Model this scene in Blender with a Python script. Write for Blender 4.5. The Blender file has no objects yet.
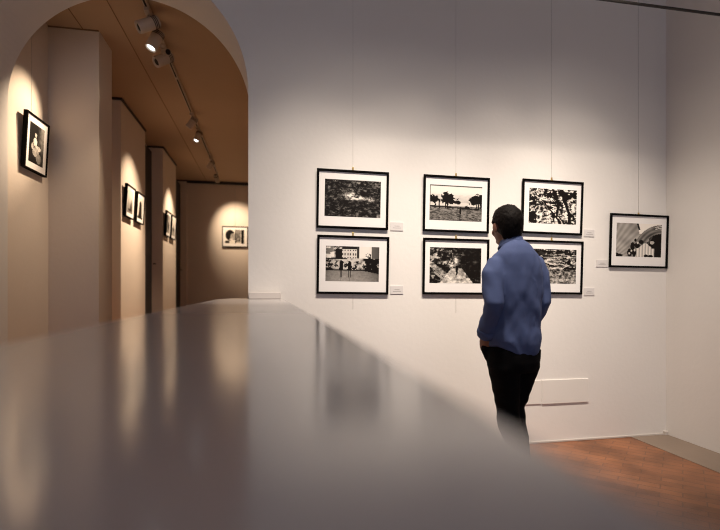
import bpy, bmesh, math, random
from mathutils import Vector, Matrix, noise, Euler
random.seed(4)
PI = math.pi
R = math.radians
col = bpy.context.scene.collection

# ------------------------------------------------------------------ materials
def lin(r, g, b):
    f = lambda c: (c/255/12.92) if c/255 <= .04045 else ((c/255+.055)/1.055)**2.4
    return (f(r), f(g), f(b), 1)

def mat(name, color, rough=.6, metal=0, bump=0, scale=40, vary=0, spec=.5, coat=0, emit=None, estr=0, detail=5, stretch=None):
    m = bpy.data.materials.new(name); m.use_nodes = True
    nt = m.node_tree; b = nt.nodes['Principled BSDF']
    b.inputs['Base Color'].default_value = color
    b.inputs['Roughness'].default_value = rough
    b.inputs['Metallic'].default_value = metal
    b.inputs['Specular IOR Level'].default_value = spec
    b.inputs['Coat Weight'].default_value = coat
    if emit:
        b.inputs['Emission Color'].default_value = emit; b.inputs['Emission Strength'].default_value = estr
    if bump or vary:
        tc = nt.nodes.new('ShaderNodeTexCoord')
        src = tc.outputs['Object']
        if stretch:
            mp = nt.nodes.new('ShaderNodeMapping'); mp.inputs['Scale'].default_value = stretch
            nt.links.new(src, mp.inputs['Vector']); src = mp.outputs['Vector']
        nz = nt.nodes.new('ShaderNodeTexNoise'); nz.inputs['Scale'].default_value = scale; nz.inputs['Detail'].default_value = detail
        nt.links.new(src, nz.inputs['Vector'])
        if bump:
            bp = nt.nodes.new('ShaderNodeBump'); bp.inputs['Strength'].default_value = bump; bp.inputs['Distance'].default_value = .01
            nt.links.new(nz.outputs['Fac'], bp.inputs['Height']); nt.links.new(bp.outputs['Normal'], b.inputs['Normal'])
        if vary:
            n2 = nt.nodes.new('ShaderNodeTexNoise'); n2.inputs['Scale'].default_value = scale*.08; n2.inputs['Detail'].default_value = 4
            nt.links.new(src, n2.inputs['Vector'])
            mx = nt.nodes.new('ShaderNodeMix'); mx.data_type = 'RGBA'
            mx.inputs[6].default_value = tuple(c*(1-vary) for c in color[:3])+(1,)
            mx.inputs[7].default_value = tuple(min(1, c*(1+vary)) for c in color[:3])+(1,)
            nt.links.new(n2.outputs['Fac'], mx.inputs[0]); nt.links.new(mx.outputs[2], b.inputs['Base Color'])
    return m

M = {}
M['wall'] = mat('white_plaster', (.775, .742, .70, 1), .85, bump=.10, scale=30, vary=.03, spec=.2)
M['corridor_wall'] = mat('cream_plaster', (.74, .65, .56, 1), .85, bump=.10, scale=30, vary=.03, spec=.2)
M['ceiling'] = mat('tan_ceiling_plaster', (.52, .375, .255, 1), .8, bump=.06, scale=20, vary=.05, spec=.2)
M['white_ceiling'] = mat('white_ceiling_plaster', (.62, .57, .52, 1), .85, bump=.05, scale=20)
M['joint'] = mat('ceiling_joint', (.22, .14, .08, 1), .8)
M['dark_trim_and_gap'] = mat('dark_bronze_and_gap_shade', (.020, .017, .015, 1), .5)
M['dark_door'] = mat('dark_grey_door', (.009, .010, .011, 1), .5, bump=.05, scale=60)
M['ledge'] = mat('glossy_white_lacquer', (.53, .495, .485, 1), .16, vary=.02, scale=20, spec=.8)
M['ledge'].node_tree.nodes['Principled BSDF'].inputs['IOR'].default_value = 1.75
M['ledge_side'] = mat('matt_white_paint', (.66, .61, .57, 1), .6, bump=.05)
M['stone'] = mat('grey_stone_border', (.25, .19, .145, 1), .55, bump=.12, scale=25, vary=.22)
M['skirt'] = mat('white_skirting', (.60, .55, .50, 1), .5, bump=.03)
M['panel'] = mat('white_metal_panel', (.77, .735, .685, 1), .5, bump=.02)
M['frame'] = mat('black_wood', (.0025, .0022, .002, 1), .6, spec=.05, bump=.05, scale=60, stretch=(1, 1, 8))
M['mat'] = mat('white_mat_board', (.86, .83, .80, 1), .8, bump=.03, scale=200)
M['back'] = mat('brown_backing', (.16, .10, .06, 1), .8, bump=.05)
M['brass'] = mat('brass_hook', (.55, .38, .14, 1), .35, metal=.9, bump=.02)
M['wire'] = mat('nylon_wire', (.50, .47, .44, 1), .35, bump=.02)
M['card'] = mat('white_card', (.66, .63, .61, 1), .7, bump=.02)
M['print_line'] = mat('grey_print', (.35, .33, .32, 1), .8, bump=.01)
M['track'] = mat('cream_track_enamel', (.55, .45, .35, 1), .45, bump=.02)
M['slot'] = mat('black_slot', (.008, .006, .005, 1), .7, bump=.02)
M['lens'] = mat('lit_lens', (.9, .95, 1, 1), .2, emit=(.80, .93, 1, 1), estr=6)
M['shirt'] = mat('blue_cotton', (.070, .094, .195, 1), .85, bump=.10, scale=220, vary=.10, spec=.15)
M['collar'] = mat('blue_cotton_collar', (.070, .094, .195, 1), .85, bump=.10, scale=220, spec=.15)
M['trousers'] = mat('black_denim', (.0042, .004, .0045, 1), .95, bump=.10, scale=260, spec=.08)
M['skin'] = mat('skin', (.19, .088, .055, 1), .55, bump=.04, scale=120, vary=.08)
M['hair'] = mat('dark_brown_hair', (.005, .0035, .003, 1), .6, bump=.5, scale=160, vary=.3, stretch=(1, 1, .35), spec=.08)
M['eye'] = mat('eye', (.5, .47, .45, 1), .2, bump=.01)
M['shoe'] = mat('black_leather', (.008, .007, .006, 1), .4, bump=.05)

def brick_mat():
    m = bpy.data.materials.new('terracotta_brick_floor'); m.use_nodes = True
    nt = m.node_tree; b = nt.nodes['Principled BSDF']
    tc = nt.nodes.new('ShaderNodeTexCoord'); mp = nt.nodes.new('ShaderNodeMapping')
    mp.inputs['Rotation'].default_value = (0, 0, R(45))
    nt.links.new(tc.outputs['Object'], mp.inputs['Vector'])
    br = nt.nodes.new('ShaderNodeTexBrick')
    br.inputs['Color1'].default_value = (.27, .108, .045, 1)
    br.inputs['Color2'].default_value = (.20, .078, .034, 1)
    br.inputs['Mortar'].default_value = (.165, .072, .037, 1)
    br.inputs['Scale'].default_value = 1
    br.inputs['Brick Width'].default_value = .24; br.inputs['Row Height'].default_value = .075
    br.inputs['Mortar Size'].default_value = .004; br.inputs['Bias'].default_value = -.1
    nt.links.new(mp.outputs['Vector'], br.inputs['Vector'])
    nz = nt.nodes.new('ShaderNodeTexNoise'); nz.inputs['Scale'].default_value = 4; nz.inputs['Detail'].default_value = 8
    nt.links.new(tc.outputs['Object'], nz.inputs['Vector'])
    rp = nt.nodes.new('ShaderNodeMapRange'); rp.inputs['From Min'].default_value = .3; rp.inputs['From Max'].default_value = .7
    rp.inputs['To Min'].default_value = .62; rp.inputs['To Max'].default_value = 1.3
    nt.links.new(nz.outputs['Fac'], rp.inputs['Value'])
    mx = nt.nodes.new('ShaderNodeVectorMath'); mx.operation = 'SCALE'
    nt.links.new(br.outputs['Color'], mx.inputs[0]); nt.links.new(rp.outputs['Result'], mx.inputs['Scale'])
    nt.links.new(mx.outputs['Vector'], b.inputs['Base Color'])
    bp = nt.nodes.new('ShaderNodeBump'); bp.inputs['Strength'].default_value = .4; bp.inputs['Distance'].default_value = .004
    nt.links.new(br.outputs['Fac'], bp.inputs['Height']); bp.invert = True
    nt.links.new(bp.outputs['Normal'], b.inputs['Normal'])
    b.inputs['Roughness'].default_value = .5
    return m
M['brick'] = brick_mat()

def print_mat():
    m = bpy.data.materials.new('black_and_white_print'); m.use_nodes = True
    nt = m.node_tree; b = nt.nodes['Principled BSDF']
    a = nt.nodes.new('ShaderNodeVertexColor'); a.layer_name = 'tone'
    nt.links.new(a.outputs['Color'], b.inputs['Base Color'])
    b.inputs['Roughness'].default_value = .55; b.inputs['Specular IOR Level'].default_value = .15
    return m
M['print'] = print_mat()

# ------------------------------------------------------------------ mesh helpers
def link(name, me, m=None, parent=None, loc=None, rot=None):
    o = bpy.data.objects.new(name, me); col.objects.link(o)
    if m is not None: me.materials.append(m)
    if parent is not None: o.parent = parent
    if loc is not None: o.location = loc
    if rot is not None: o.rotation_euler = rot
    return o

def obj(name, bm, m, parent=None, smooth=False, loc=None, rot=None):
    me = bpy.data.meshes.new(name)
    bmesh.ops.recalc_face_normals(bm, faces=bm.faces[:])
    if smooth:
        for f in bm.faces: f.smooth = True
    bm.to_mesh(me); bm.free()
    return link(name, me, m, parent, loc, rot)

def tag(o, label=None, cat=None, group=None, kind=None):
    if label: o['label'] = label
    if cat: o['category'] = cat
    if group: o['group'] = group
    if kind: o['kind'] = kind
    return o

def empty(name, loc, rot=(0, 0, 0)):
    o = bpy.data.objects.new(name, None); col.objects.link(o)
    o.location = loc; o.rotation_euler = rot; o.empty_display_size = .05
    return o

def add_box(bm, x0, x1, y0, y1, z0, z1, bevel=0, seg=2):
    b = bmesh.new(); bmesh.ops.create_cube(b, size=1)
    for v in b.verts:
        v.co = Vector(((x0+x1)/2+v.co.x*(x1-x0), (y0+y1)/2+v.co.y*(y1-y0), (z0+z1)/2+v.co.z*(z1-z0)))
    if bevel:
        bmesh.ops.bevel(b, geom=b.edges[:], offset=bevel, segments=seg, affect='EDGES', profile=.5)
    me = bpy.data.meshes.new('t'); b.to_mesh(me); b.free(); bm.from_mesh(me); bpy.data.meshes.remove(me)
    return bm

def box(*a, **k): return add_box(bmesh.new(), *a, **k)

def prism(pts, axis, a0, a1, bevel=0):
    """pts: outline in the two other axes, extruded a0..a1 along axis."""
    bm = bmesh.new()
    def P(p, a):
        return {'x': (a, p[0], p[1]), 'y': (p[0], a, p[1]), 'z': (p[0], p[1], a)}[axis]
    A = [bm.verts.new(P(p, a0)) for p in pts]; B = [bm.verts.new(P(p, a1)) for p in pts]
    f1 = bm.faces.new(A); f2 = bm.faces.new(B[::-1])
    n = len(pts)
    for i in range(n): bm.faces.new((A[i], A[(i+1) % n], B[(i+1) % n], B[i]))
    bmesh.ops.recalc_face_normals(bm, faces=bm.faces[:])
    if bevel:
        bmesh.ops.bevel(bm, geom=[e for e in bm.edges if all(abs(getattr(v.co, axis)-a1) < 1e-6 for v in e.verts)], offset=bevel, segments=3, affect='EDGES', profile=.5)
    bmesh.ops.triangulate(bm, faces=[f for f in bm.faces if len(f.verts) > 4])
    return bm

def add_loft(bm, rings, ref=(1, 0, 0), n=24, power=2.0, axis=None):
    """rings: (center, rx, ry); cross-sections normal to the path; closed by fans."""
    C = [Vector(r[0]) for r in rings]; L = []
    for i, (c, rx, ry) in enumerate(rings):
        t = (C[min(i+1, len(C)-1)]-C[max(i-1, 0)]).normalized()
        if axis is not None: t = Vector(axis).normalized()
        x = Vector(ref); x = (x-t*x.dot(t)).normalized(); y = t.cross(x)
        vs = []
        for k in range(n):
            a = 2*PI*k/n; ca, sa = math.cos(a), math.sin(a)
            e = 2/power
            vs.append(bm.verts.new(C[i]+x*rx*math.copysign(abs(ca)**e, ca)+y*ry*math.copysign(abs(sa)**e, sa)))
        L.append(vs)
    for i in range(len(L)-1):
        for k in range(n):
            bm.faces.new((L[i][k], L[i][(k+1) % n], L[i+1][(k+1) % n], L[i+1][k]))
    for vs, c, s in ((L[0], C[0], 1), (L[-1], C[-1], -1)):
        m = bm.verts.new(c)
        for k in range(n):
            f = (vs[k], m, vs[(k+1) % n]); bm.faces.new(f if s > 0 else f[::-1])
    return bm

def add_ell(bm, c, r, rot=(0, 0, 0), seg=24, rings=16):
    mtx = Matrix.Translation(c) @ Euler(rot).to_matrix().to_4x4() @ Matrix.Diagonal((r[0], r[1], r[2], 1))
    bmesh.ops.create_uvsphere(bm, u_segments=seg, v_segments=rings, radius=1, matrix=mtx)
    return bm

def add_cyl(bm, p0, p1, r0, r1=None, n=20):
    p0, p1 = Vector(p0), Vector(p1); r1 = r0 if r1 is None else r1
    ref = (1, 0, 0) if abs((p1-p0).normalized().x) < .9 else (0, 1, 0)
    return add_loft(bm, [(p0, r0, r0), (p1, r1, r1)], ref, n)

def remeshed(bm, voxel, smooth=6, fac=.5):
    bmesh.ops.recalc_face_normals(bm, faces=bm.faces[:])
    me = bpy.data.meshes.new('tmp'); bm.to_mesh(me); bm.free()
    o = bpy.data.objects.new('tmp', me); col.objects.link(o)
    r = o.modifiers.new('r', 'REMESH'); r.mode = 'VOXEL'; r.voxel_size = voxel
    s = o.modifiers.new('s', 'SMOOTH'); s.iterations = smooth; s.factor = fac
    dg = bpy.context.evaluated_depsgraph_get()
    out = bpy.data.meshes.new_from_object(o.evaluated_get(dg))
    bpy.data.objects.remove(o); bpy.data.meshes.remove(me)
    for p in out.polygons: p.use_smooth = True
    return out

# ------------------------------------------------------------------ the setting
H0 = .70           # the corridor and the side left of the ledge lie on a raised level
CE = 3.73          # corridor ceiling
YW, YT = 3.60, 4.15
AX, AR, AZ = -1.040, .913, 2.71   # arch centre, radius, springing height
def struct(name, bm, m, parent=None):
    return tag(obj(name, bm, m, parent), kind='structure')

out = [(-2.6, H0), (-2.6, 4.2), (3.43, 4.2), (3.43, 0), (AX+AR, 0)]
arc = [(AX+AR*math.cos(a), AZ+AR*math.sin(a)) for a in [PI*i/64 for i in range(65)]]
struct('wall_front', prism(out+arc+[(AX-AR, H0)], 'y', YW, YT), M['wall'])
struct('wall_right', box(3.43, 3.63, -4.0, 4.15, 0, 4.2), M['wall'])
struct('wall_west', box(-2.8, -2.6, -4.0, 4.15, 0, 4.2), M['wall'])
struct('ceiling', box(-2.8, 3.63, -4.0, 4.15, 4.2, 4.3), M['white_ceiling'])
struct('floor', box(-.35, 3.07, -4.0, 3.60, -.1, 0), M['brick'])
struct('trim_1', box(3.07, 3.43, -4.0, 3.60, -.1, .003), M['stone'])
struct('floor', box(-2.6, -.35, -4.0, 3.60, H0-.1, H0), M['brick'])
struct('floor', box(-2.0, -.05, 3.60, 11.45, H0-.1, H0), M['brick'])
sk = box(.2, 3.43, 3.590, 3.60, .0, .016, bevel=.003)
add_box(sk, 3.395, 3.43, 3.575, 3.60, .0, .035, bevel=.004)
struct('baseboard_front', sk, M['skirt'])

struct('wall_left', box(-2.2, -2.0, 4.15, 11.65, H0-.1, CE), M['corridor_wall'])
struct('wall_far', box(-2.0, .15, 11.45, 11.65, H0-.1, CE), M['corridor_wall'])
struct('wall_inner', box(-.05, .15, 4.15, 11.45, H0-.1, CE), M['corridor_wall'])
struct('ceiling', box(-2.2, .15, 4.15, 11.65, CE, CE+.1), M['ceiling'])
PIERS = [(4.97, 5.36, -1.563), (6.66, 7.93, -1.835), (8.80, 10.02, -1.75), (11.40, 11.45, -1.76)]
for i, (a, b, x) in enumerate(PIERS):
    pb = box(-2.0, x, a, b, H0, CE)
    struct('trim_%d' % (i+2), pb, M['corridor_wall'])
# dark doors in the two far niches
for i, (a, b) in enumerate(((7.93, 8.80), (10.02, 11.40))):
    d = struct('door_%d' % (i+1), box(-2.0, (-1.930, -1.895)[i], a+.01, b-.01, H0, CE-.10), M['dark_door'])
    pm = bmesh.new()
    for z0, z1 in ((H0+.15, H0+1.0), (H0+1.12, H0+1.9)):
        add_box(pm, (-1.932, -1.897)[i], (-1.922, -1.887)[i], a+.12, b-.12, z0, z1, bevel=.004)
    obj('door_panel', pm, M['dark_door'], d)
    hm = bmesh.new(); add_cyl(hm, (-1.895, b-.08, H0+1.0), (-1.85, b-.08, H0+1.0), .009); add_cyl(hm, (-1.85, b-.08, H0+1.0), (-1.85, b-.19, H0+1.0), .009)
    obj('door_handle', hm, M['dark_trim_and_gap'], d, smooth=True)
# dark strips coloured in for the shadow gap where the far walls meet the ceiling
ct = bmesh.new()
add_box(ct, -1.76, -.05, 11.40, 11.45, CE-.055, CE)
struct('trim_6', ct, M['dark_trim_and_gap'])
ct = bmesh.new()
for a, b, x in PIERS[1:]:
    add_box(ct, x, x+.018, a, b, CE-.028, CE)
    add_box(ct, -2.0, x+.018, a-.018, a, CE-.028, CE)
struct('trim_7', ct, M['dark_trim_and_gap'])
jm = bmesh.new()
for x, a, b in ((-1.70, 4.15, 4.97), (-1.33, 4.4, 11.4)):
    add_box(jm, x-.004, x+.004, a, b, CE-.003, CE)
add_box(jm, -2.0, -1.563, 4.955, 4.97, CE-.008, CE)
struct('trim_8', jm, M['joint'])

# ------------------------------------------------------------------ the white ledge
led = tag(empty('parapet_ledge', (-.12, 1.2, 0)),
          'long glossy white ledge running from the foreground to the arch', 'ledge')
L0 = Vector((-.12, 1.2, 0))
LZ = 1.27-.0735
def local(bm, off):
    for v in bm.verts: v.co -= off
    return bm
outl = [(-.352, -1.6), (.130, -1.6), (.130, 3.598), (-.125, 3.598), (-.131, 3.61), (-.131, 4.15), (-.19, 4.15), (-.29, 3.86), (-.345, 3.66), (-.352, 3.58)]
obj('top', local(prism(outl, 'z', LZ-.05, LZ, bevel=.006), L0), M['ledge'], led)
obj('body', local(prism([(-.33, -1.58), (.10, -1.58), (.10, 3.597), (-.133, 3.597), (-.133, 4.13), (-.2, 4.13), (-.33, 3.6)], 'z', 0, LZ-.05), L0), M['ledge_side'], led)
obj('end_block', local(box(-.122, .108, 3.545, 3.597, LZ, LZ+.052, bevel=.006), L0), M['ledge_side'], led)

# ------------------------------------------------------------------ access panels low on the wall
pa = tag(obj('access_panel', box(1.90, 2.224, 3.593, 3.60, .322, .519, bevel=.003), M['panel']),
         'white wall access panel nearest the man, partly behind his legs', 'panel')
pb = tag(obj('access_panel', box(2.232, 2.662, 3.590, 3.60, .320, .519, bevel=.003), M['panel']),
         'longer white wall access panel, the one further right of the pair', 'panel')

# ------------------------------------------------------------------ pictures: tone functions, u to the right, v up, 0..1
def N(x, y, s, seed=0): return noise.noise(Vector((x*s+seed*13.7, y*s+seed*7.3, seed*3.1)))
def FB(x, y, s, seed=0, o=4):
    t = 0; a = .5; s *= 1.15
    for i in range(o): t += 1.35*a*N(x, y, s*2**i, seed+i); a *= .62
    return t
def sm(a, b, x):
    t = min(1, max(0, (x-a)/(b-a))); return t*t*(3-2*t)
def mixf(a, b, t): return a+(b-a)*t
def gauss(u, v, cu, cv, su, sv): return math.exp(-((u-cu)/su)**2-((v-cv)/sv)**2)
def seg_d(u, v, x0, y0, x1, y1, asp=1.45):
    px, py, dx, dy = (u-x0)*asp, v-y0, (x1-x0)*asp, y1-y0
    t = min(1, max(0, (px*dx+py*dy)/(dx*dx+dy*dy+1e-9)))
    return math.hypot(px-t*dx, py-t*dy), t

def pic_pond(u, v):
    t = .10+.26*max(0, FB(u, v*1.2, 10, 1)*2)+.45*max(0, FB(u, v*1.3, 15, 2)-.02)*1.7
    band = gauss(u, v, .47, .57, .12, .10)+.9*gauss(u, v, .62, .52, .10, .05)+.8*gauss(u, v, .80, .50, .08, .07)
    t += band*(.62+1.2*FB(u, v, 14, 5))
    t += .40*sm(.05, .35, FB(u, v, 11, 7))*(1 if v > .70 else .55)
    t *= .62+.75*min(1, band)
    t -= .55*gauss(u, v, .70, .62, .07, .06)
    if u > .93 and v < .1: t += .35
    return t
def pic_square(u, v):
    t = .72
    if v > .66:                                             # facades and sky
        t = .95 if .60 < u < .86 else .55
        if .30 < u < .60:
            t = .82
            if v < .90 and (u*40 % 2) < .8 and (v*16 % 2) < 1.0: t = .30
            if v > .92: t = .18
        if u < .30: t = .28+.5*sm(0, .3, FB(u, v, 9, 3))+(.25 if u < .16 else 0)
        if .18 < u < .30 and v < .92: t = .15
        if u > .86: t = .42
        if .58 < u < .62: t = .25
        if .74 < u < .84 and v < .82 and FB(u, v, 13, 6) > -.08: t = .14
    elif v > .34:
        t = .78-.35*max(0, FB(u, v, 10, 8)*2)
        if abs(v-.645) < .02 and u < .40: t = .15
        if FB(u*1.3, v*.6, 13, 4) > .12 and v < .58: t = .14
        if u > .70 and FB(u, v, 10, 9) > -.10-(u-.7)*.8: t = .10
        if u < .12 and FB(u, v, 11, 10) > 0: t = .16
    else:
        t = .62-.22*v-.10*u+.10*FB(u, v, 12, 11)
        if abs(v-.325) < .018: t = .16
        if u > .62 and v > .22+.3*(1-u): t = .12
    for cu, h in ((.285, .56), (.445, .54)):                # two walkers
        if abs(u-cu) < .018+.016*(v > .33) and .12 < v < h: t = .06
        if abs(u-cu) < .008 and v < .30: t = .5
        if gauss(u, v, cu, h, .022, .05) > .4: t = .08
    t *= 1-.45*(abs(u-.5)*1.7)**3
    return t
def pic_orchard(u, v):
    t = mixf(.80, .93, sm(.55, .95, v)) if v > .42 else .44+.20*FB(u, v*2, 12, 1)+.14*v
    if .52 < v < .74: t = mixf(.72, .82, (v-.52)/.22)+.08*FB(u, v*3, 8, 2)
    if v < .42: t -= .20*sm(.0, .5, FB(u, v*2.2, 14, 3)+.15)
    if abs(v-.40+.06*u) < .018: t = .16
    for cu, cv, su, sv in ((.07, .60, .11, .11), (.34, .63, .14, .17), (.53, .52, .07, .05), (.90, .60, .15, .16), (.99, .55, .06, .2), (.72, .38, .05, .05)):
        g = gauss(u, v, cu, cv, su, sv)
        if g > .42+.45*FB(u, v, 15, 5): t = .07+.12*max(0, FB(u, v, 26, 6))
    for cu in (.10, .19, .30, .335, .89, .93):
        if abs(u-cu-.02*N(u, v, 8)) < .012 and .34 < v < .6: t = .08
    if abs(u-.585) < .02 and .20 < v < .40: t = .08
    if v > .975 or u < .006: t = .35
    return t
def pic_path(u, v):
    t = .07+.30*max(0, FB(u, v, 12, 1)*1.9)
    if u < .45: t += .55*sm(.02, .4, FB(u*1.2, v, 9, 3))
    d, _ = seg_d(u, v, 0, .55, .34, .18)
    if d < .07: t = .55+.5*FB(u, v, 14, 4)
    d, _ = seg_d(u, v, .10, .30, .30, .08)
    if d < .03: t = .6
    pw = .10+.55*max(0, .42-v)
    if v < .42 and abs(u-.52) < pw: t = .72+.45*FB(u, v, 12, 7)-.10*sm(.2, .42, v)
    t += .75*gauss(u, v, .50, .62, .06, .16)*(.7+FB(u, v, 14, 9))
    t += .8*gauss(u, v, .42, .50, .05, .04)
    t += .4*gauss(u, v, .88, .60, .05, .06)
    if abs(u-.525) < .030-.02*sm(.45, .2, v) and .22 < v < .50: t = .03
    if u > .70 and v > .15: t *= .6
    return t
def pic_tree(u, v):
    leaf = FB(u, v, 10, 1)+.5*FB(u, v, 22, 2)
    t = .62+.32*sm(0, .35, leaf) if leaf > -.02+.22*sm(.45, .95, v)*sm(.25, .6, u) else .10
    if u < .16 and FB(u, v, 12, 4) > -.1: t = min(t, .14)
    if gauss(u, v, .48, .78, .3, .2) > .4 and FB(u, v, 9, 8) > -.02: t = .12
    for (x0, y0, x1, y1, w0, w1) in ((.66, 1.0, .86, .25, .055, .045), (.86, .28, .85, 0, .05, .055), (.86, .2, 1.0, .36, .035, .025), (.30, .62, .44, .40, .018, .022), (.44, .40, .62, .12, .025, .03),
                                     (.62, .12, .66, 0, .04, .05), (.62, .62, .58, .20, .05, .035), (.44, .58, .62, .62, .02, .04), (.62, .62, .70, .48, .05, .03), (.5, .8, .62, .62, .015, .03), (.70, .85, .55, .78, .03, .02)):
        d, k = seg_d(u, v, x0, y0, x1, y1)
        if d < mixf(w0, w1, k)+.010*N(u, v, 25): t = .035+.10*max(0, N(u, v, 30, 5))
    g = max(gauss(u, v, .50, .40, .06, .12), gauss(u, v, .90, .48, .07, .10))
    if g > .5 and t > .12: t = .9
    return t
def pic_rocks(u, v):
    n = FB(u*.8, v*2.6, 6, 1)
    t = .42+.75*n
    if v > .42:
        if FB(u*.9, v*3.2, 7, 2) > .14: t = .80+.2*FB(u, v, 20, 3)
        if FB(u*.7, v*3.0, 6.5, 4) < -.10: t = .05
    else:
        t = .36+.65*FB(u, v, 17, 6)+.15*sm(.42, .1, v)
    if v > .84 and FB(u, v*2, 7, 5) > -.10: t *= .25
    if gauss(u, v, .86, .62, .09, .10) > .55: t = .06 if gauss(u, v, .90, .62, .03, .05) < .5 else .85
    return t
def pic_shell(u, v):
    a = math.atan2(v+.45, (u+.35)*1.3); r = math.hypot((u+.35)*1.3, v+.45)
    k = .5+.5*math.sin(a*62+r*2.5)
    t = .52+.10*k+.12*N(u, v, 4)                            # ribbed dome on the left
    edge = .47+.10*(1-v)
    if u > edge:
        t = .92 if v > .70 else .6
    d = math.hypot((u-1.02)*1.35, v-.12)
    if u > .44+.02*math.sin(v*9) and d < .86 and d > .60:
        t = .40+.09*math.sin(d*55)+.12*N(u, v, 6)
        if u > .86 and v > .82: t = .8 if math.sin(d*110) > .1 else .3
    if u > .50 and d <= .60:
        t = .045                                            # dark interior
        if gauss(u, v, .64, .52, .10, .10) > .5: t = .55
        if gauss(u, v, .79, .44, .06, .06) > .5: t = .7
        dd, _ = seg_d(u, v, .68, .36, .78, .60)
        if dd < .022: t = .30
    if .42 < u < .84-.06*(v > .26) and v < .36+.06*math.sin(u*22): t = .66+.25*(.5+.5*math.sin(u*95))
    for cu, cv, su, sv in ((.36, .30, .05, .16), (.30, .12, .06, .14), (.40, .14, .05, .16), (.46, .34, .07, .09), (.42, .50, .03, .05), (.66, .03, .05, .05), (.76, .03, .07, .04), (.55, .45, .06, .07)):
        if gauss(u, v, cu, cv, su, sv) > .45: t = .03
    for cu, cv in ((.335, .18), (.41, .20), (.29, .10), (.47, .42)):
        if gauss(u, v, cu, cv, .022, .045) > .5: t = .8
    if u < .14 and v < .06+.05*(1-u*7): t = .05
    if .44 < u < .52 and v > .80 and abs(u-.47-.25*(.95-v)) < .02: t = .1
    return t
def pic_mother(u, v):                                       # pale figure seated in a dark interior
    t = .07+.10*max(0, FB(u, v, 6, 1)*2)
    if u > .58: t = .22+.30*sm(.58, .9, u)*sm(.2, .7, v)+.15*FB(u, v, 8, 2)
    for cu, cv, su, sv, g in ((.42, .74, .09, .07, .70), (.40, .55, .15, .13, .80), (.62, .42, .22, .07, .75), (.45, .30, .25, .14, .62), (.68, .16, .2, .14, .5), (.22, .42, .08, .10, .7)):
        if gauss(u, v, cu, cv, su, sv) > .48: t = g+.25*FB(u, v, 10, 4)
    if gauss(u, v, .42, .82, .10, .05) > .5: t = .05
    return t
def pic_boat(u, v):
    t = mixf(.50, .85, sm(.1, .9, v))+.06*FB(u, v, 5, 1)
    d, _ = seg_d(u, v, .66, .16, .66, .62, .8)
    if d < .10*(1-sm(.2, .66, v))+.02: t = .07
    if gauss(u, v, .52, .15, .42, .06) > .5: t = .12
    if v < .10: t = .45
    return t
def pic_tower(u, v):
    t = .78+.08*FB(u, v, 5, 2)
    w = .36-.20*v
    if abs(u-.50) < w and v < .86 - .5*abs(u-.5): t = .07+.12*max(0, FB(u, v, 10, 3)*2)
    if v < .10: t = .12
    return t
def pic_child(u, v):
    t = .55+.25*FB(u, v, 6, 4)
    if u < .3: t = .25
    if gauss(u, v, .6, .4, .22, .3) > .5: t = .10
    if gauss(u, v, .62, .70, .12, .09) > .5: t = .8
    return t
def pic_beach(u, v):
    t = .80 if v > .45 else .6
    t += .08*FB(u, v, 6, 5)
    if gauss(u, v, .5, .38, .28, .16) > .5: t = .12
    if gauss(u, v, .55, .55, .08, .14) > .5: t = .09
    return t
def pic_face(u, v):                                         # portrait with a big dark silhouette
    t = .86+.05*N(u, v, 4)
    if gauss(u, v, .26, .60, .24, .42) > .42: t = .03
    if gauss(u, v, .42, .50, .18, .30) > .52: t = .58+.25*FB(u, v, 7, 1)
    if .54 < u < .78 and v > .10: t = .45+.35*FB(u, v, 6, 3)
    if .50 < u < .55: t = .12
    if .60 < u < .72 and .15 < v < .40: t = .10 if FB(u, v, 10, 5) > -.05 else .7
    if gauss(u, v, .12, .12, .14, .12) > .5: t = .04
    if u > .80 and u < .93: t = .03
    if gauss(u, v, .30, .30, .1, .1) > .6: t = .8
    return t

def print_mesh(fn, w, h, nx, ny):
    me = bpy.data.meshes.new('print')
    V = [((i/nx-.5)*w, 0, (j/ny-.5)*h) for j in range(ny+1) for i in range(nx+1)]
    Fc = [(j*(nx+1)+i, j*(nx+1)+i+1, (j+1)*(nx+1)+i+1, (j+1)*(nx+1)+i) for j in range(ny) for i in range(nx)]
    me.from_pydata(V, [], Fc)
    ca = me.color_attributes.new('tone', 'FLOAT_COLOR', 'CORNER')
    k = 0
    for j in range(ny):
        for i in range(nx):
            g = min(1, max(.015, fn((i+.5)/nx, (j+.5)/ny)))
            g = .5+(g-.5)*1.25 if g > .02 else g
            g = min(1, max(.01, g))**1.9
            c = (g*.86+.006, g*.80+.004, g*.72+.003, 1)
            for _ in range(4): ca.data[k].color = c; k += 1
    return me

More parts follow.
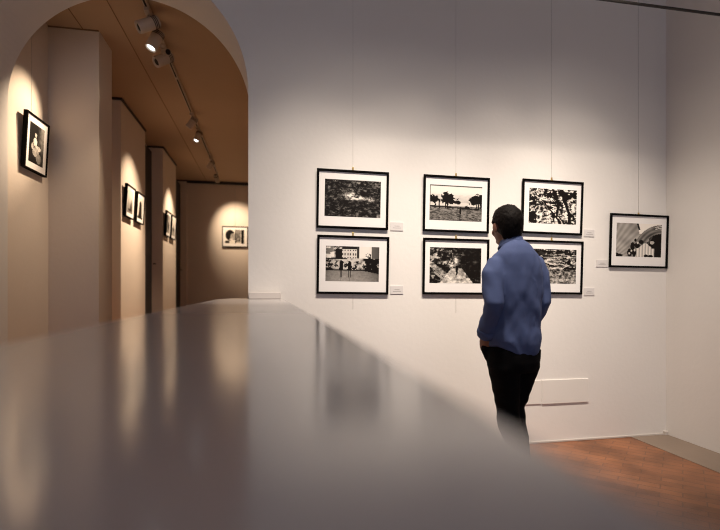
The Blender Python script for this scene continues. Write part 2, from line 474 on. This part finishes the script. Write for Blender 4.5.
def framed(name, center, normal_rot, w, h, fn, label, pw, ph, group=None, pdz=0, border=.017, roll=0, tip=1.5, depth=.014, res=(90, 62), pdx=0):
    """Empty on the wall behind the picture's lower edge; the local face looks along -Y."""
    root = empty(name, center, (0, 0, normal_rot))
    root.rotation_mode = 'XYZ'
    tag(root, label, 'framed picture', group)
    root.rotation_euler = Euler((R(tip), R(roll), normal_rot), 'XYZ')
    fb = bmesh.new()                                         # mitred moulding: profile swept round the rectangle
    prof = [(0, 0), (0, -depth), (.004, -depth-.003), (border-.004, -depth-.003), (border, -depth+.002), (border, 0)]
    cor = []
    for sx, sz in ((-1, -1), (1, -1), (1, 1), (-1, 1)):
        cor.append([fb.verts.new((sx*(w/2-d), y, h/2+sz*(h/2-d))) for d, y in prof])
    for i in range(4):
        A, B = cor[i], cor[(i+1) % 4]
        for k in range(len(prof)):
            fb.faces.new((A[k], A[(k+1) % len(prof)], B[(k+1) % len(prof)], B[k]))
    obj('frame', fb, M['frame'], root)
    obj('mat_board', box(-w/2+border-.002, w/2-border+.002, -depth+.009, -depth+.0098, border-.002, h-border+.002), M['mat'], root)
    obj('backing', box(-w/2+border-.002, w/2-border+.002, -.0035, -.0008, border-.002, h-border+.002), M['back'], root)
    pr = print_mesh(fn, pw, ph, *res)
    link('print', pr, M['print'], root, (pdx, -depth+.0085, h/2+pdz))
    return root

WY = 3.596
FW, FH = .553, .442
for cx, cz, fn, lab, pw, ph, roll, pdx in (
    (.645, 1.948, pic_pond, 'black framed dark photograph of rippled water, top left above the street photograph', .431, .278, .7, .0),
    (.647, 1.452, pic_square, 'black framed photograph of two people crossing a town square', .411, .265, .75, -.005),
    (1.479, 1.941, pic_orchard, 'black framed photograph of trees in a pale open field', .438, .277, .7, -.004),
    (1.476, 1.448, pic_path, 'black framed photograph of a small figure walking a woodland path', .431, .281, .45, -.004),
    (2.319, 1.944, pic_tree, 'black framed photograph of twisted tree branches, above the rocky one', .433, .285, .9, .004),
    (2.320, 1.449, pic_rocks, "black framed rocky photograph half hidden by the man's shoulder", .425, .283, .75, .004),
    (3.141, 1.681, pic_shell, 'black framed photograph of a ribbed dome, alone at far right', .445, .285, .7, .0)):
    g = 1.035 if cx > 3 else 1
    framed('framed_photograph', (cx, WY, cz-FH*g/2), 0, FW*g, FH*g, fn, lab, pw, ph, 'framed photographs on the white wall', roll=roll, pdx=pdx, pdz=.008)
# corridor pictures (their faces look along +X: turned by +90 degrees)
framed('framed_photograph', (-1.992, 4.635, 2.285), R(90), .41, .475, pic_mother, 'black framed portrait photograph alone on the left wall before the pier', .265, .335,
       'framed photographs in the corridor', res=(40, 50), tip=3, depth=.032, border=.014)
framed('framed_photograph', (-1.827, 6.925, 2.225), R(90), .40, .43, pic_boat, 'small framed photograph with a dark upright shape, left of the nearer corridor pair', .27, .30,
       'framed photographs in the corridor', res=(30, 32), tip=3, depth=.035, border=.014)
framed('framed_photograph', (-1.827, 7.450, 2.225), R(90), .40, .43, pic_tower, 'small framed photograph with a dark pointed mass, right of the nearer corridor pair', .27, .30,
       'framed photographs in the corridor', res=(30, 32), tip=3, depth=.035, border=.014)
framed('framed_photograph', (-1.742, 9.030, 2.205), R(90), .40, .44, pic_child, 'tiny framed photograph left of the farther corridor pair, partly hidden by its neighbour', .27, .31,
       'framed photographs in the corridor', res=(24, 28), tip=3, depth=.035, border=.014)
framed('framed_photograph', (-1.742, 9.520, 2.205), R(90), .40, .44, pic_beach, 'tiny framed photograph right of the farther corridor pair, next to dark door', .27, .31,
       'framed photographs in the corridor', res=(24, 28), tip=3, depth=.035, border=.014)
framed('framed_photograph', (-.70, 11.442, 2.235), 0, .58, .48, pic_face, 'landscape framed photograph of a face on the end wall of the corridor', .46, .32,
       'framed photographs in the corridor', res=(48, 34), tip=1, depth=.03, border=.02)

# ------------------------------------------------------------------ hanging wires with brass hooks
def wire(x, y, z0, z1, hooks, label, axis='y', group='hanging wires on the white wall', sign=-1, rad=.0011):
    root = tag(empty('hanging_wire', (x, y, z0)), label, 'wire', group)
    bm = bmesh.new(); add_cyl(bm, (0, 0, 0), (0, 0, z1-z0), rad, n=6)
    obj('cable', bm, M['wire'], root, smooth=True)
    for hz in hooks:
        hb = bmesh.new()
        z = hz-z0
        add_box(hb, -.006, .006, -.006, .004, z-.008, z+.022, bevel=.002)
        if axis == 'y': add_cyl(hb, (0, -.004, z-.004), (0, -.018, z-.004), .004, n=8)
        else: add_cyl(hb, (.004, 0, z-.004), (.018, 0, z-.004), .004, n=8)
        obj('hook', hb, M['brass'], root)
wire(.650, 3.5986, 1.115, 4.19, (2.176, 1.680), 'thin wire holding the two leftmost wall photographs, its tail hanging below')
wire(1.482, 3.5986, 1.08, 4.19, (2.168, 1.674), 'thin wire holding the field photograph and the woodland path photograph')
wire(2.322, 3.5986, 1.22, 4.19, (2.172, 1.676), 'thin wire holding the tree branch photograph and the one half hidden by the man')
wire(3.150, 3.5986, 1.70, 4.19, (1.906,), 'thin wire holding the single photograph at far right')
wire(-1.997, 4.638, 2.30, CE-.01, (2.762,), 'thin wire above the portrait photograph on the left corridor wall', 'x', 'hanging wires in the corridor')
wire(-.70, 11.447, 2.5, CE-.06, (2.72,), 'thin wire above the photograph on the corridor end wall', 'y', 'hanging wires in the corridor', rad=.003)

# ------------------------------------------------------------------ caption cards
def card(x0, x1, z0, z1, label):
    root = tag(empty('caption_card', ((x0+x1)/2, 3.60, z0)), label, 'card', 'caption cards on the white wall')
    w, h = x1-x0, z1-z0
    obj('card', box(-w/2, w/2, -.005, 0, 0, h, bevel=.001), M['card'], root)
    t = bmesh.new()
    for k, (a, b) in enumerate(((-.18, .22), (-.30, .34))):
        add_box(t, w*a, w*b, -.0056, -.0048, h*(.52-.22*k), h*(.57-.22*k))
    obj('print_line', t, M['print_line'], root)
card(.943, 1.046, 1.722, 1.788, 'white caption card beside the rippled water photograph')
card(.943, 1.046, 1.231, 1.294, 'white caption card beside the town square photograph')
card(2.621, 2.720, 1.711, 1.772, 'white caption card beside the tree branch photograph')
card(2.621, 2.720, 1.216, 1.279, 'white caption card beside the lower photograph half hidden by the man')
card(2.739, 2.849, 1.457, 1.516, 'white caption card left of the far right dome photograph')

# ------------------------------------------------------------------ thin dark rail crossing the room near the ceiling
rl = tag(empty('ceiling_rail', (2.7, 2.90, 3.249)), 'thin dark rail crossing high at the top right corner', 'rail')
obj('bar', box(-1.9, .727, -.008, .008, -.007, .007, bevel=.002), M['dark_trim_and_gap'], rl)
for x in (-1.7, -.7):
    rb = bmesh.new(); add_cyl(rb, (x, 0, .008), (x, 0, .951), .004, n=8)
    obj('hanger_rod', rb, M['dark_trim_and_gap'], rl, smooth=True)

# ------------------------------------------------------------------ track and spotlights in the corridor
TX = -1.01
tr = tag(empty('lighting_track', (TX, 7.4, CE)), 'long cream lighting track on the brown corridor ceiling', 'track')
obj('rail', box(-.020, .020, -3.2, 3.15, -.034, 0, bevel=.003), M['track'], tr)
for a, b in ((4.22, 4.42), (4.56, 4.70), (5.33, 5.80), (5.86, 6.9), (7.1, 7.5), (7.72, 9.2), (9.4, 10.3)):
    obj('slot', box(-.008, .008, a-7.4, b-7.4, -.0355, -.030), M['slot'], tr)

def spotlight(y, aim, label, lit=False, size=1.0, cap=False):
    root = tag(empty('track_spotlight', (TX, y, CE-.034)), label, 'spotlight', 'spotlights on the corridor track')
    obj('adapter', box(-.022, .022, -.075, .075, -.035, 0, bevel=.004), M['track'], root)
    pv = Vector((0, 0, -.115))
    sb = bmesh.new(); add_cyl(sb, (0, 0, -.03), (0, 0, -.075), .010, n=12)
    obj('stem', sb, M['track'], root, smooth=True)
    d = (Vector(aim)-Vector((TX, y, CE-.034))-pv).normalized()
    up = Vector((0, 0, 1)); x = d.cross(up).normalized(); u = x.cross(d)
    L, r = .085*size, .047*size
    hb = bmesh.new()
    add_loft(hb, [(pv-d*L, r*.80, r*.80), (pv-d*L*.95, r*.94, r*.94), (pv-d*L*.2, r, r), (pv+d*L*.9, r, r), (pv+d*L, r*.95, r*.95), (pv+d*L*.99, r*.84, r*.84), (pv+d*L*.82, r*.78, r*.78)],
             tuple(x), 28, 2.0, d)
    hd = obj('lamp_head', hb, M['track'], root, smooth=True)
    vb = bmesh.new()
    for k in (-.75, -.6, -.45):
        add_loft(vb, [(pv+d*L*(k-.03), r*1.015, r*1.015), (pv+d*L*(k+.03), r*1.015, r*1.015)], tuple(x), 28)
    obj('cooling_groove', vb, M['slot'], hd)
    rc = bmesh.new(); add_loft(rc, [(pv-d*L*1.02, r*.70, r*.70), (pv-d*L*.97, r*.78, r*.78)], tuple(x), 24)
    obj('rear_cap', rc, M['slot'], hd)
    lb = bmesh.new(); add_loft(lb, [(pv+d*L*.84, r*.62, r*.62), (pv+d*L*.90, r*.56, r*.56)], tuple(x), 24)
    obj('lens', lb, M['lens'] if lit else M['slot'], hd)
    if cap:
        kb = bmesh.new(); e = Vector((.62, -.75, -.22)).normalized(); c = Vector((.03, -.03, -.055))
        add_loft(kb, [(c-e*.05, .033, .033), (c+e*.035, .033, .033)], (0, 0, 1), 24)
        bx = obj('gear_box', kb, M['track'], root, smooth=False)
        kb = bmesh.new(); add_loft(kb, [(c+e*.030, .027, .027), (c+e*.037, .027, .027)], (0, 0, 1), 24)
        obj('end_cap', kb, M['slot'], bx)
    return root.location+pv+d*L*1.05, d

spots = []
def lamp(name, loc, aim, power, angle, blend, color, radius=.03):
    l = bpy.data.lights.new(name, 'SPOT'); l.energy = power; l.spot_size = R(angle); l.spot_blend = blend
    l.color = color; l.shadow_soft_size = radius
    o = bpy.data.objects.new(name, l); col.objects.link(o)
    o.location = loc; o.rotation_euler = (Vector(aim)-Vector(loc)).to_track_quat('-Z', 'Y').to_euler()
    return o
WARM = (1.0, .76, .53)
spotlight(4.47, (-1.75, 4.2, 3.1), 'cream track spotlight nearest the arch, its lens turned away', size=1.15)
p, d = p, d = spotlight(4.74, (-1.40, 4.56, 2.65), 'cream track spotlight second from the arch, with glowing lens', True, size=1.15)
lamp('spot_near_floor', p, p+d, 85, 60, 1, WARM)
p, d = spotlight(5.12, (-2.0, 4.50, 2.75), 'cream track spotlight third from the arch, with a black round end', cap=True, size=1.15)
lamp('spot_left_wall', p, (-2.0, 4.46, 2.68), 175, 36, 1, WARM)
p, d = spotlight(7.00, (-1.83, 7.05, 2.4), 'small track spotlight by the nearer corridor picture pair')
lamp('spot_near_pair', p, (-1.83, 7.15, 2.05), 125, 74, 1, WARM)
p, d = spotlight(7.60, (-1.40, 7.30, 2.45), 'small distant track spotlight with a glowing lens', True)
lamp('spot_mid_floor', p, p+d, 180, 60, 1, WARM)
p, d = spotlight(9.30, (-1.75, 9.35, 2.4), 'small track spotlight by the farther corridor picture pair')
lamp('spot_far_pair', p, (-1.75, 9.40, 2.05), 140, 74, 1, WARM)
p, d = spotlight(10.42, (-.70, 11.44, 2.5), 'farthest small track spotlight, facing the end wall')
lamp('spot_end_wall', p, (-.62, 11.45, 2.60), 120, 62, 1, WARM)

# ------------------------------------------------------------------ the man
man = tag(empty('person', (1.520, 2.758, 0), (0, 0, R(14))),
          'man in blue shirt and black trousers standing with back turned, looking at the photographs', 'person')

def hand(bm, wrist, dirv, side, palm_n):
    d = Vector(dirv).normalized(); n = Vector(palm_n).normalized(); s = d.cross(n).normalized()*side
    w = Vector(wrist)
    add_loft(bm, [(w-d*.03, .026, .021), (w, .027, .020), (w+d*.035, .038, .018), (w+d*.085, .041, .016), (w+d*.095, .036, .012)], tuple(s), 16)
    for k, (o, L) in enumerate(((-.030, .068), (-.010, .078), (.011, .073), (.030, .057))):
        b0 = w+d*.080+s*o
        b1 = b0+d*L*.45+n*.004; b2 = b1+(d*.85+n*.5).normalized()*L*.32; b3 = b2+(d*.5+n*.85).normalized()*L*.25
        add_loft(bm, [(b0, .0095, .0095), (b1, .009, .009), (b2, .008, .008), (b3, .006, .006)], tuple(s), 8)
    t0 = w+d*.02-s*.030; t1 = t0+(d*.6-s*.7+n*.2).normalized()*.045; t2 = t1+(d*.9-s*.2+n*.3).normalized()*.032
    add_loft(bm, [(t0, .013, .012), (t1, .011, .011), (t2, .008, .008)], tuple(n), 8)

HY = R(-11)  # head turned a little further left
def hd(p):
    """head frame -> body frame"""
    c, s = math.cos(HY), math.sin(HY)
    x, y, z = p[0]*1.09, p[1]*1.08, 1.795+(p[2]-1.795)*1.05
    return (x*c-y*s-.018, x*s+y*c+.045, z)
LSH, LEL, LWR = (-.180, -.01, 1.405), (-.222, -.070, 1.165), (-.180, .060, .975)
RSH, REL, RWR = (.192, .00, 1.425), (.215, -.02, 1.165), (.165, .11, .975)
bm = bmesh.new()
add_ell(bm, hd((0, -.008, 1.695)), (.074, .096, .098), (0, 0, HY))
add_ell(bm, hd((0, .030, 1.640)), (.060, .066, .080), (0, 0, HY))
add_ell(bm, hd((0, .062, 1.590)), (.034, .032, .028), (0, 0, HY))
add_loft(bm, [(hd((0, .088, 1.690)), .010, .010), (hd((0, .104, 1.660)), .014, .013), (hd((0, .100, 1.640)), .017, .012)], (1, 0, 0), 10)
add_ell(bm, hd((0, .088, 1.612)), (.024, .010, .010), (0, 0, HY))
add_ell(bm, hd((0, .080, 1.705)), (.056, .020, .012), (0, 0, HY))
for s in (-1, 1):
    add_ell(bm, hd((s*.077, -.004, 1.660)), (.009, .020, .034), (R(-10), 0, HY+s*R(-18)))
    add_ell(bm, hd((s*.038, .060, 1.640)), (.024, .022, .026), (0, 0, HY))
add_loft(bm, [((0, -.02, 1.40), .09, .075), ((0, -.005, 1.50), .068, .068), ((0, .014, 1.56), .062, .066), ((0, .030, 1.62), .060, .066), ((0, .04, 1.66), .05, .055)], (1, 0, 0))
add_loft(bm, [((0, .0, .84), .125, .10), ((0, 0, 1.0), .13, .105), ((0, 0, 1.2), .145, .105), ((0, -.005, 1.36), .15, .09), ((0, -.01, 1.47), .10, .065)], (1, 0, 0))
for S, E, W in ((LSH, LEL, LWR), (RSH, REL, RWR)):
    add_loft(bm, [(S, .046, .046), (E, .036, .036), (W, .026, .022)], (0, 1, 0))
hand(bm, LWR, (.38, .35, -1.0), -1, (.9, .35, .3))
hand(bm, RWR, (-.30, .45, -1.0), 1, (-.9, .35, .3))
LEGS = []
for s, hx, kx, ky, ax, ay in ((-1, -.085, -.022, .030, .044, -.02), (1, .085, .050, .060, .100, .04)):
    LEGS.append([(hx, .0, .90), (hx*.95, .005, .80), (kx, ky, .48), (ax, ay, .10)])
    P = LEGS[-1]
    add_loft(bm, [(P[0], .070, .075), (P[1], .066, .072), (P[2], .046, .050), (((ax+kx)/2, (ay+ky)/2-.012, .29), .042, .046), (P[3], .034, .036), ((ax, ay, .05), .032, .036)], (1, 0, 0))
bme = remeshed(bm, .0048, 5, .45)
body = link('body', bme, M['skin'], man)
# eyes
for s in (-1, 1):
    eb = bmesh.new(); add_ell(eb, hd((s*.030, .078, 1.682)), (.012, .011, .011), seg=12, rings=8)
    obj('eye', eb, M['eye'], man, smooth=True)
# hair: a cap over the skull, tucked inside the head below the hairline
hb = bmesh.new()
bmesh.ops.create_icosphere(hb, subdivisions=5, radius=1)
for v in hb.verts:
    p = v.co.copy()
    # hairline height (unit sphere) by direction: high at the brow, dips at the sideburns, low at the nape
    az = math.atan2(p.x, p.y)                                # 0 front, pi back
    a = abs(az)
    line = mixf(.62, -.15, sm(.80, 1.22, a)) if a < 1.25 else mixf(-.15, -1.1, sm(1.75, 2.30, a))
    if 1.25 <= a < 1.75: line = mixf(-.15, -.02, sm(1.3, 1.5, a)) if a < 1.55 else mixf(-.02, -.15, sm(1.55, 1.75, a))
    k = sm(line-.10, line+.10, p.z)
    rr = mixf(.90, 1.085, k)
    q = Vector((p.x*.076, p.y*.098-.008, 1.693+p.z*.100))
    c0 = Vector((0, -.008, 1.693))
    q = c0+(q-c0)*rr
    fz = noise.noise(q*150)*.0035+noise.noise(q*55)*.003
    q += (q-c0).normalized()*fz*k
    if p.y < .1 and p.z < 0: q.z += p.z*.045*sm(.1, -.5, p.y)
    if p.y > .35 and p.z > .5: q.z += .006*k
    v.co = Vector(hd(q))
obj('hair', hb, M['hair'], man, smooth=True)

# shirt
sb = bmesh.new()
add_loft(sb, [((.0, .0, .868), .168, .130), ((0, .0, .94), .172, .138), ((0, .004, 1.02), .170, .142), ((0, .002, 1.12), .170, .140), ((0, -.006, 1.26), .180, .136), ((0, -.010, 1.36), .184, .126),
              ((0, -.014, 1.425), .176, .112), ((0, -.014, 1.478), .152, .098), ((0, -.006, 1.516), .112, .084), ((0, .008, 1.550), .073, .072)], (1, 0, 0), 36, 2.3)
for S, E, W, s in ((LSH, LEL, LWR, -1), (RSH, REL, RWR, 1)):
    S, E, W = Vector(S), Vector(E), Vector(W)
    add_loft(sb, [(S+Vector((-s*.09, -.01, .022)), .052, .066), (S+Vector((-s*.03, 0, .0)), .062, .072), (S+(E-S)*.25, .066, .074), (S+(E-S)*.6, .060, .064), (E+Vector((0, -.004, .02)), .056, .056), (E+(W-E)*.15, .055, .055), (E+(W-E)*.5, .052, .052), (E+(W-E)*.80, .050, .048)], (0, 1, 0), 22)
sme = remeshed(sb, .0065, 4, .5)
for v in sme.vertices:
    p = v.co
    # sag folds: fine diagonal creases, stronger at the elbow and above the hem
    w = .65+.35*sm(1.30, 1.0, p.z)
    f = noise.noise(Vector((p.x*14+p.z*6, p.y*14-p.z*6, p.z*5)))*.013+noise.noise(Vector((p.x*22-p.z*9, p.y*18, p.z*7+5)))*.006
    for ex in (-.152,):                                      # crease where the left sleeve meets the back
        if p.y < .04: f -= .007*math.exp(-((p.x-ex*(1+.10*(1.35-p.z)))/.016)**2)*sm(1.05, 1.2, p.z)*sm(1.47, 1.40, p.z)
    for ex, ez, k in ((-.06, 1.36, .25), (.035, 1.33, -.2), (-.02, 1.18, .1), (.09, 1.22, -.15)):   # soft pulls over the shoulder blades
        if p.y < 0: f -= .0055*math.exp(-((p.x-ex-k*(p.z-ez))/.024)**2-((p.z-ez)/.10)**2)
    v.co = p+v.normal*f*w
    # curved shirt tails: lower at the back, higher at the sides
    if p.z < .97 and abs(p.x) < .20:
        k = sm(.97, .865, p.z)
        v.co.z += k*(.060*sm(.02, .17, abs(p.x)) - .012)
b_ = bmesh.new(); b_.from_mesh(sme)
for _ in range(5): bmesh.ops.smooth_vert(b_, verts=b_.verts[:], factor=.5, use_axis_x=True, use_axis_y=True, use_axis_z=True)
b_.to_mesh(sme); b_.free()
shirt = link('shirt', sme, M['shirt'], man)
# collar: a stand-and-fall band round the neck
cb = bmesh.new(); n = 40; ringsC = []
for (dz, dr) in ((-.026, .004), (.004, -.004), (.016, -.005), (.014, .001), (-.010, .008), (-.024, .014), (-.030, .012)):
    ringsC.append([cb.verts.new((math.sin(2*PI*k/n)*(.068+dr)-.010, .014+math.cos(2*PI*k/n)*(.070+dr), 1.562+dz-.020*math.cos(2*PI*k/n))) for k in range(n)])
for i in range(len(ringsC)-1):
    for k in range(n): cb.faces.new((ringsC[i][k], ringsC[i][(k+1) % n], ringsC[i+1][(k+1) % n], ringsC[i+1][k]))
obj('collar', cb, M['collar'], shirt, smooth=True)
# rolled cuffs
for E, W in ((LEL, LWR), (REL, RWR)):
    E, W = Vector(E), Vector(W); d = (W-E).normalized()
    c = bmesh.new()
    add_loft(c, [(E+(W-E)*.73, .050, .047), (E+(W-E)*.75, .058, .053), (E+(W-E)*.84, .060, .054), (E+(W-E)*.97, .055, .050), (E+(W-E)*1.0, .048, .043), (E+(W-E)*.96, .040, .036)], (0, 1, 0), 24, 2.0, d)
    cm = remeshed(c, .006, 3, .5)
    for v in cm.vertices: v.co += v.normal*noise.noise(v.co*45)*.004
    link('cuff', cm, M['collar'], shirt)
# yoke and sleeve seams
ym = bmesh.new()
ax = Vector((-.183, -.02, 1.40))
# trousers
tb = bmesh.new()
add_loft(tb, [((0, .0, .76), .142, .120), ((0, 0, .82), .158, .134), ((0, 0, .90), .158, .130), ((0, 0, .97), .152, .120)], (1, 0, 0), 32, 2.3)
for s in (-1, 1): add_ell(tb, (s*.130, .085, .885), (.045, .040, .085), (0, s*R(18), 0))
for P in LEGS:
    k, a = Vector(P[2]), Vector(P[3])
    add_loft(tb, [(Vector(P[0])+Vector((0, 0, .0)), .086, .112), (P[1], .088, .112), ((Vector(P[1])+k)/2+Vector((0, 0, .03)), .078, .096), (k+Vector((0, 0, .04)), .066, .078), (k+Vector((0, -.01, -.06)), .066, .076), ((k+a)/2+Vector((0, -.012, .02)), .058, .070), (a+Vector((0, 0, .04)), .054, .066), (a+Vector((0, .0, -.06)), .058, .070)], (1, 0, 0), 26)
tme = remeshed(tb, .009, 5, .5)
for v in tme.vertices:
    p = v.co
    w = .5+.8*math.exp(-((p.z-.50)/.10)**2)+.8*sm(.25, .06, p.z)
    v.co = p+v.normal*(noise.noise(Vector((p.x*9, p.y*9, p.z*22)))*.008)*w
tr_ = link('trousers', tme, M['trousers'], man)
# shoes
for P in LEGS:
    a = Vector(P[3]); s = bmesh.new()
    add_loft(s, [((a.x, a.y-.075, .050), .026, .040), ((a.x, a.y-.06, .045), .036, .043), ((a.x, a.y, .048), .040, .046), ((a.x, a.y+.08, .040), .046, .036), ((a.x, a.y+.14, .032), .044, .026), ((a.x, a.y+.185, .028), .028, .018)], (1, 0, 0), 20, 2.6)
    sm_ = remeshed(s, .006, 3, .5)
    zmin = min(v.co.z for v in sm_.vertices)
    for v in sm_.vertices: v.co.z = max(.001, v.co.z-zmin-.002)
    link('shoe', sm_, M['shoe'], man)
ym.free()

# ------------------------------------------------------------------ light
SPOTC = (1.0, .87, .745)
for x0, x, pw in ((.36, .40, 185), (1.02, 1.07, 255), (1.82, 1.88, 245), (1.95, 2.84, 255)):
    lamp('gallery_spot', (x0, 2.05, 4.05), (x, 3.6, .80), pw, 51, 1.0, SPOTC, .14)
    lamp('gallery_spot_spill', (x0, 2.05, 4.05), (x, 3.6, 1.00), pw*.11, 72, 1.0, SPOTC, .14)
w = bpy.data.worlds.new('dim_daylight'); bpy.context.scene.world = w; w.use_nodes = True
w.node_tree.nodes['Background'].inputs['Color'].default_value = (.76, .80, 1.0, 1)
w.node_tree.nodes['Background'].inputs['Strength'].default_value = .56

# ------------------------------------------------------------------ camera
cd = bpy.data.cameras.new('camera'); cam = bpy.data.objects.new('camera', cd); col.objects.link(cam)
cam.location = (0, 0, 1.27)
cam.rotation_euler = (R(90), 0, -math.atan(94/480))
cd.sensor_width = 36; cd.lens = 24
cd.shift_y = 24/720
cd.clip_start = .01
cd.dof.use_dof = True; cd.dof.focus_distance = 3.55; cd.dof.aperture_fstop = 1.3
sc = bpy.context.scene
sc.camera = cam
sc.view_settings.view_transform = 'Standard'; sc.view_settings.look = 'None'
sc.view_settings.gamma = 1; sc.view_settings.use_curve_mapping = False
sc.view_settings.exposure = .4
sc.cycles.max_bounces = 12; sc.cycles.diffuse_bounces = 6
sc.cycles.use_denoising = True
sc.cycles.filter_width = 1.1
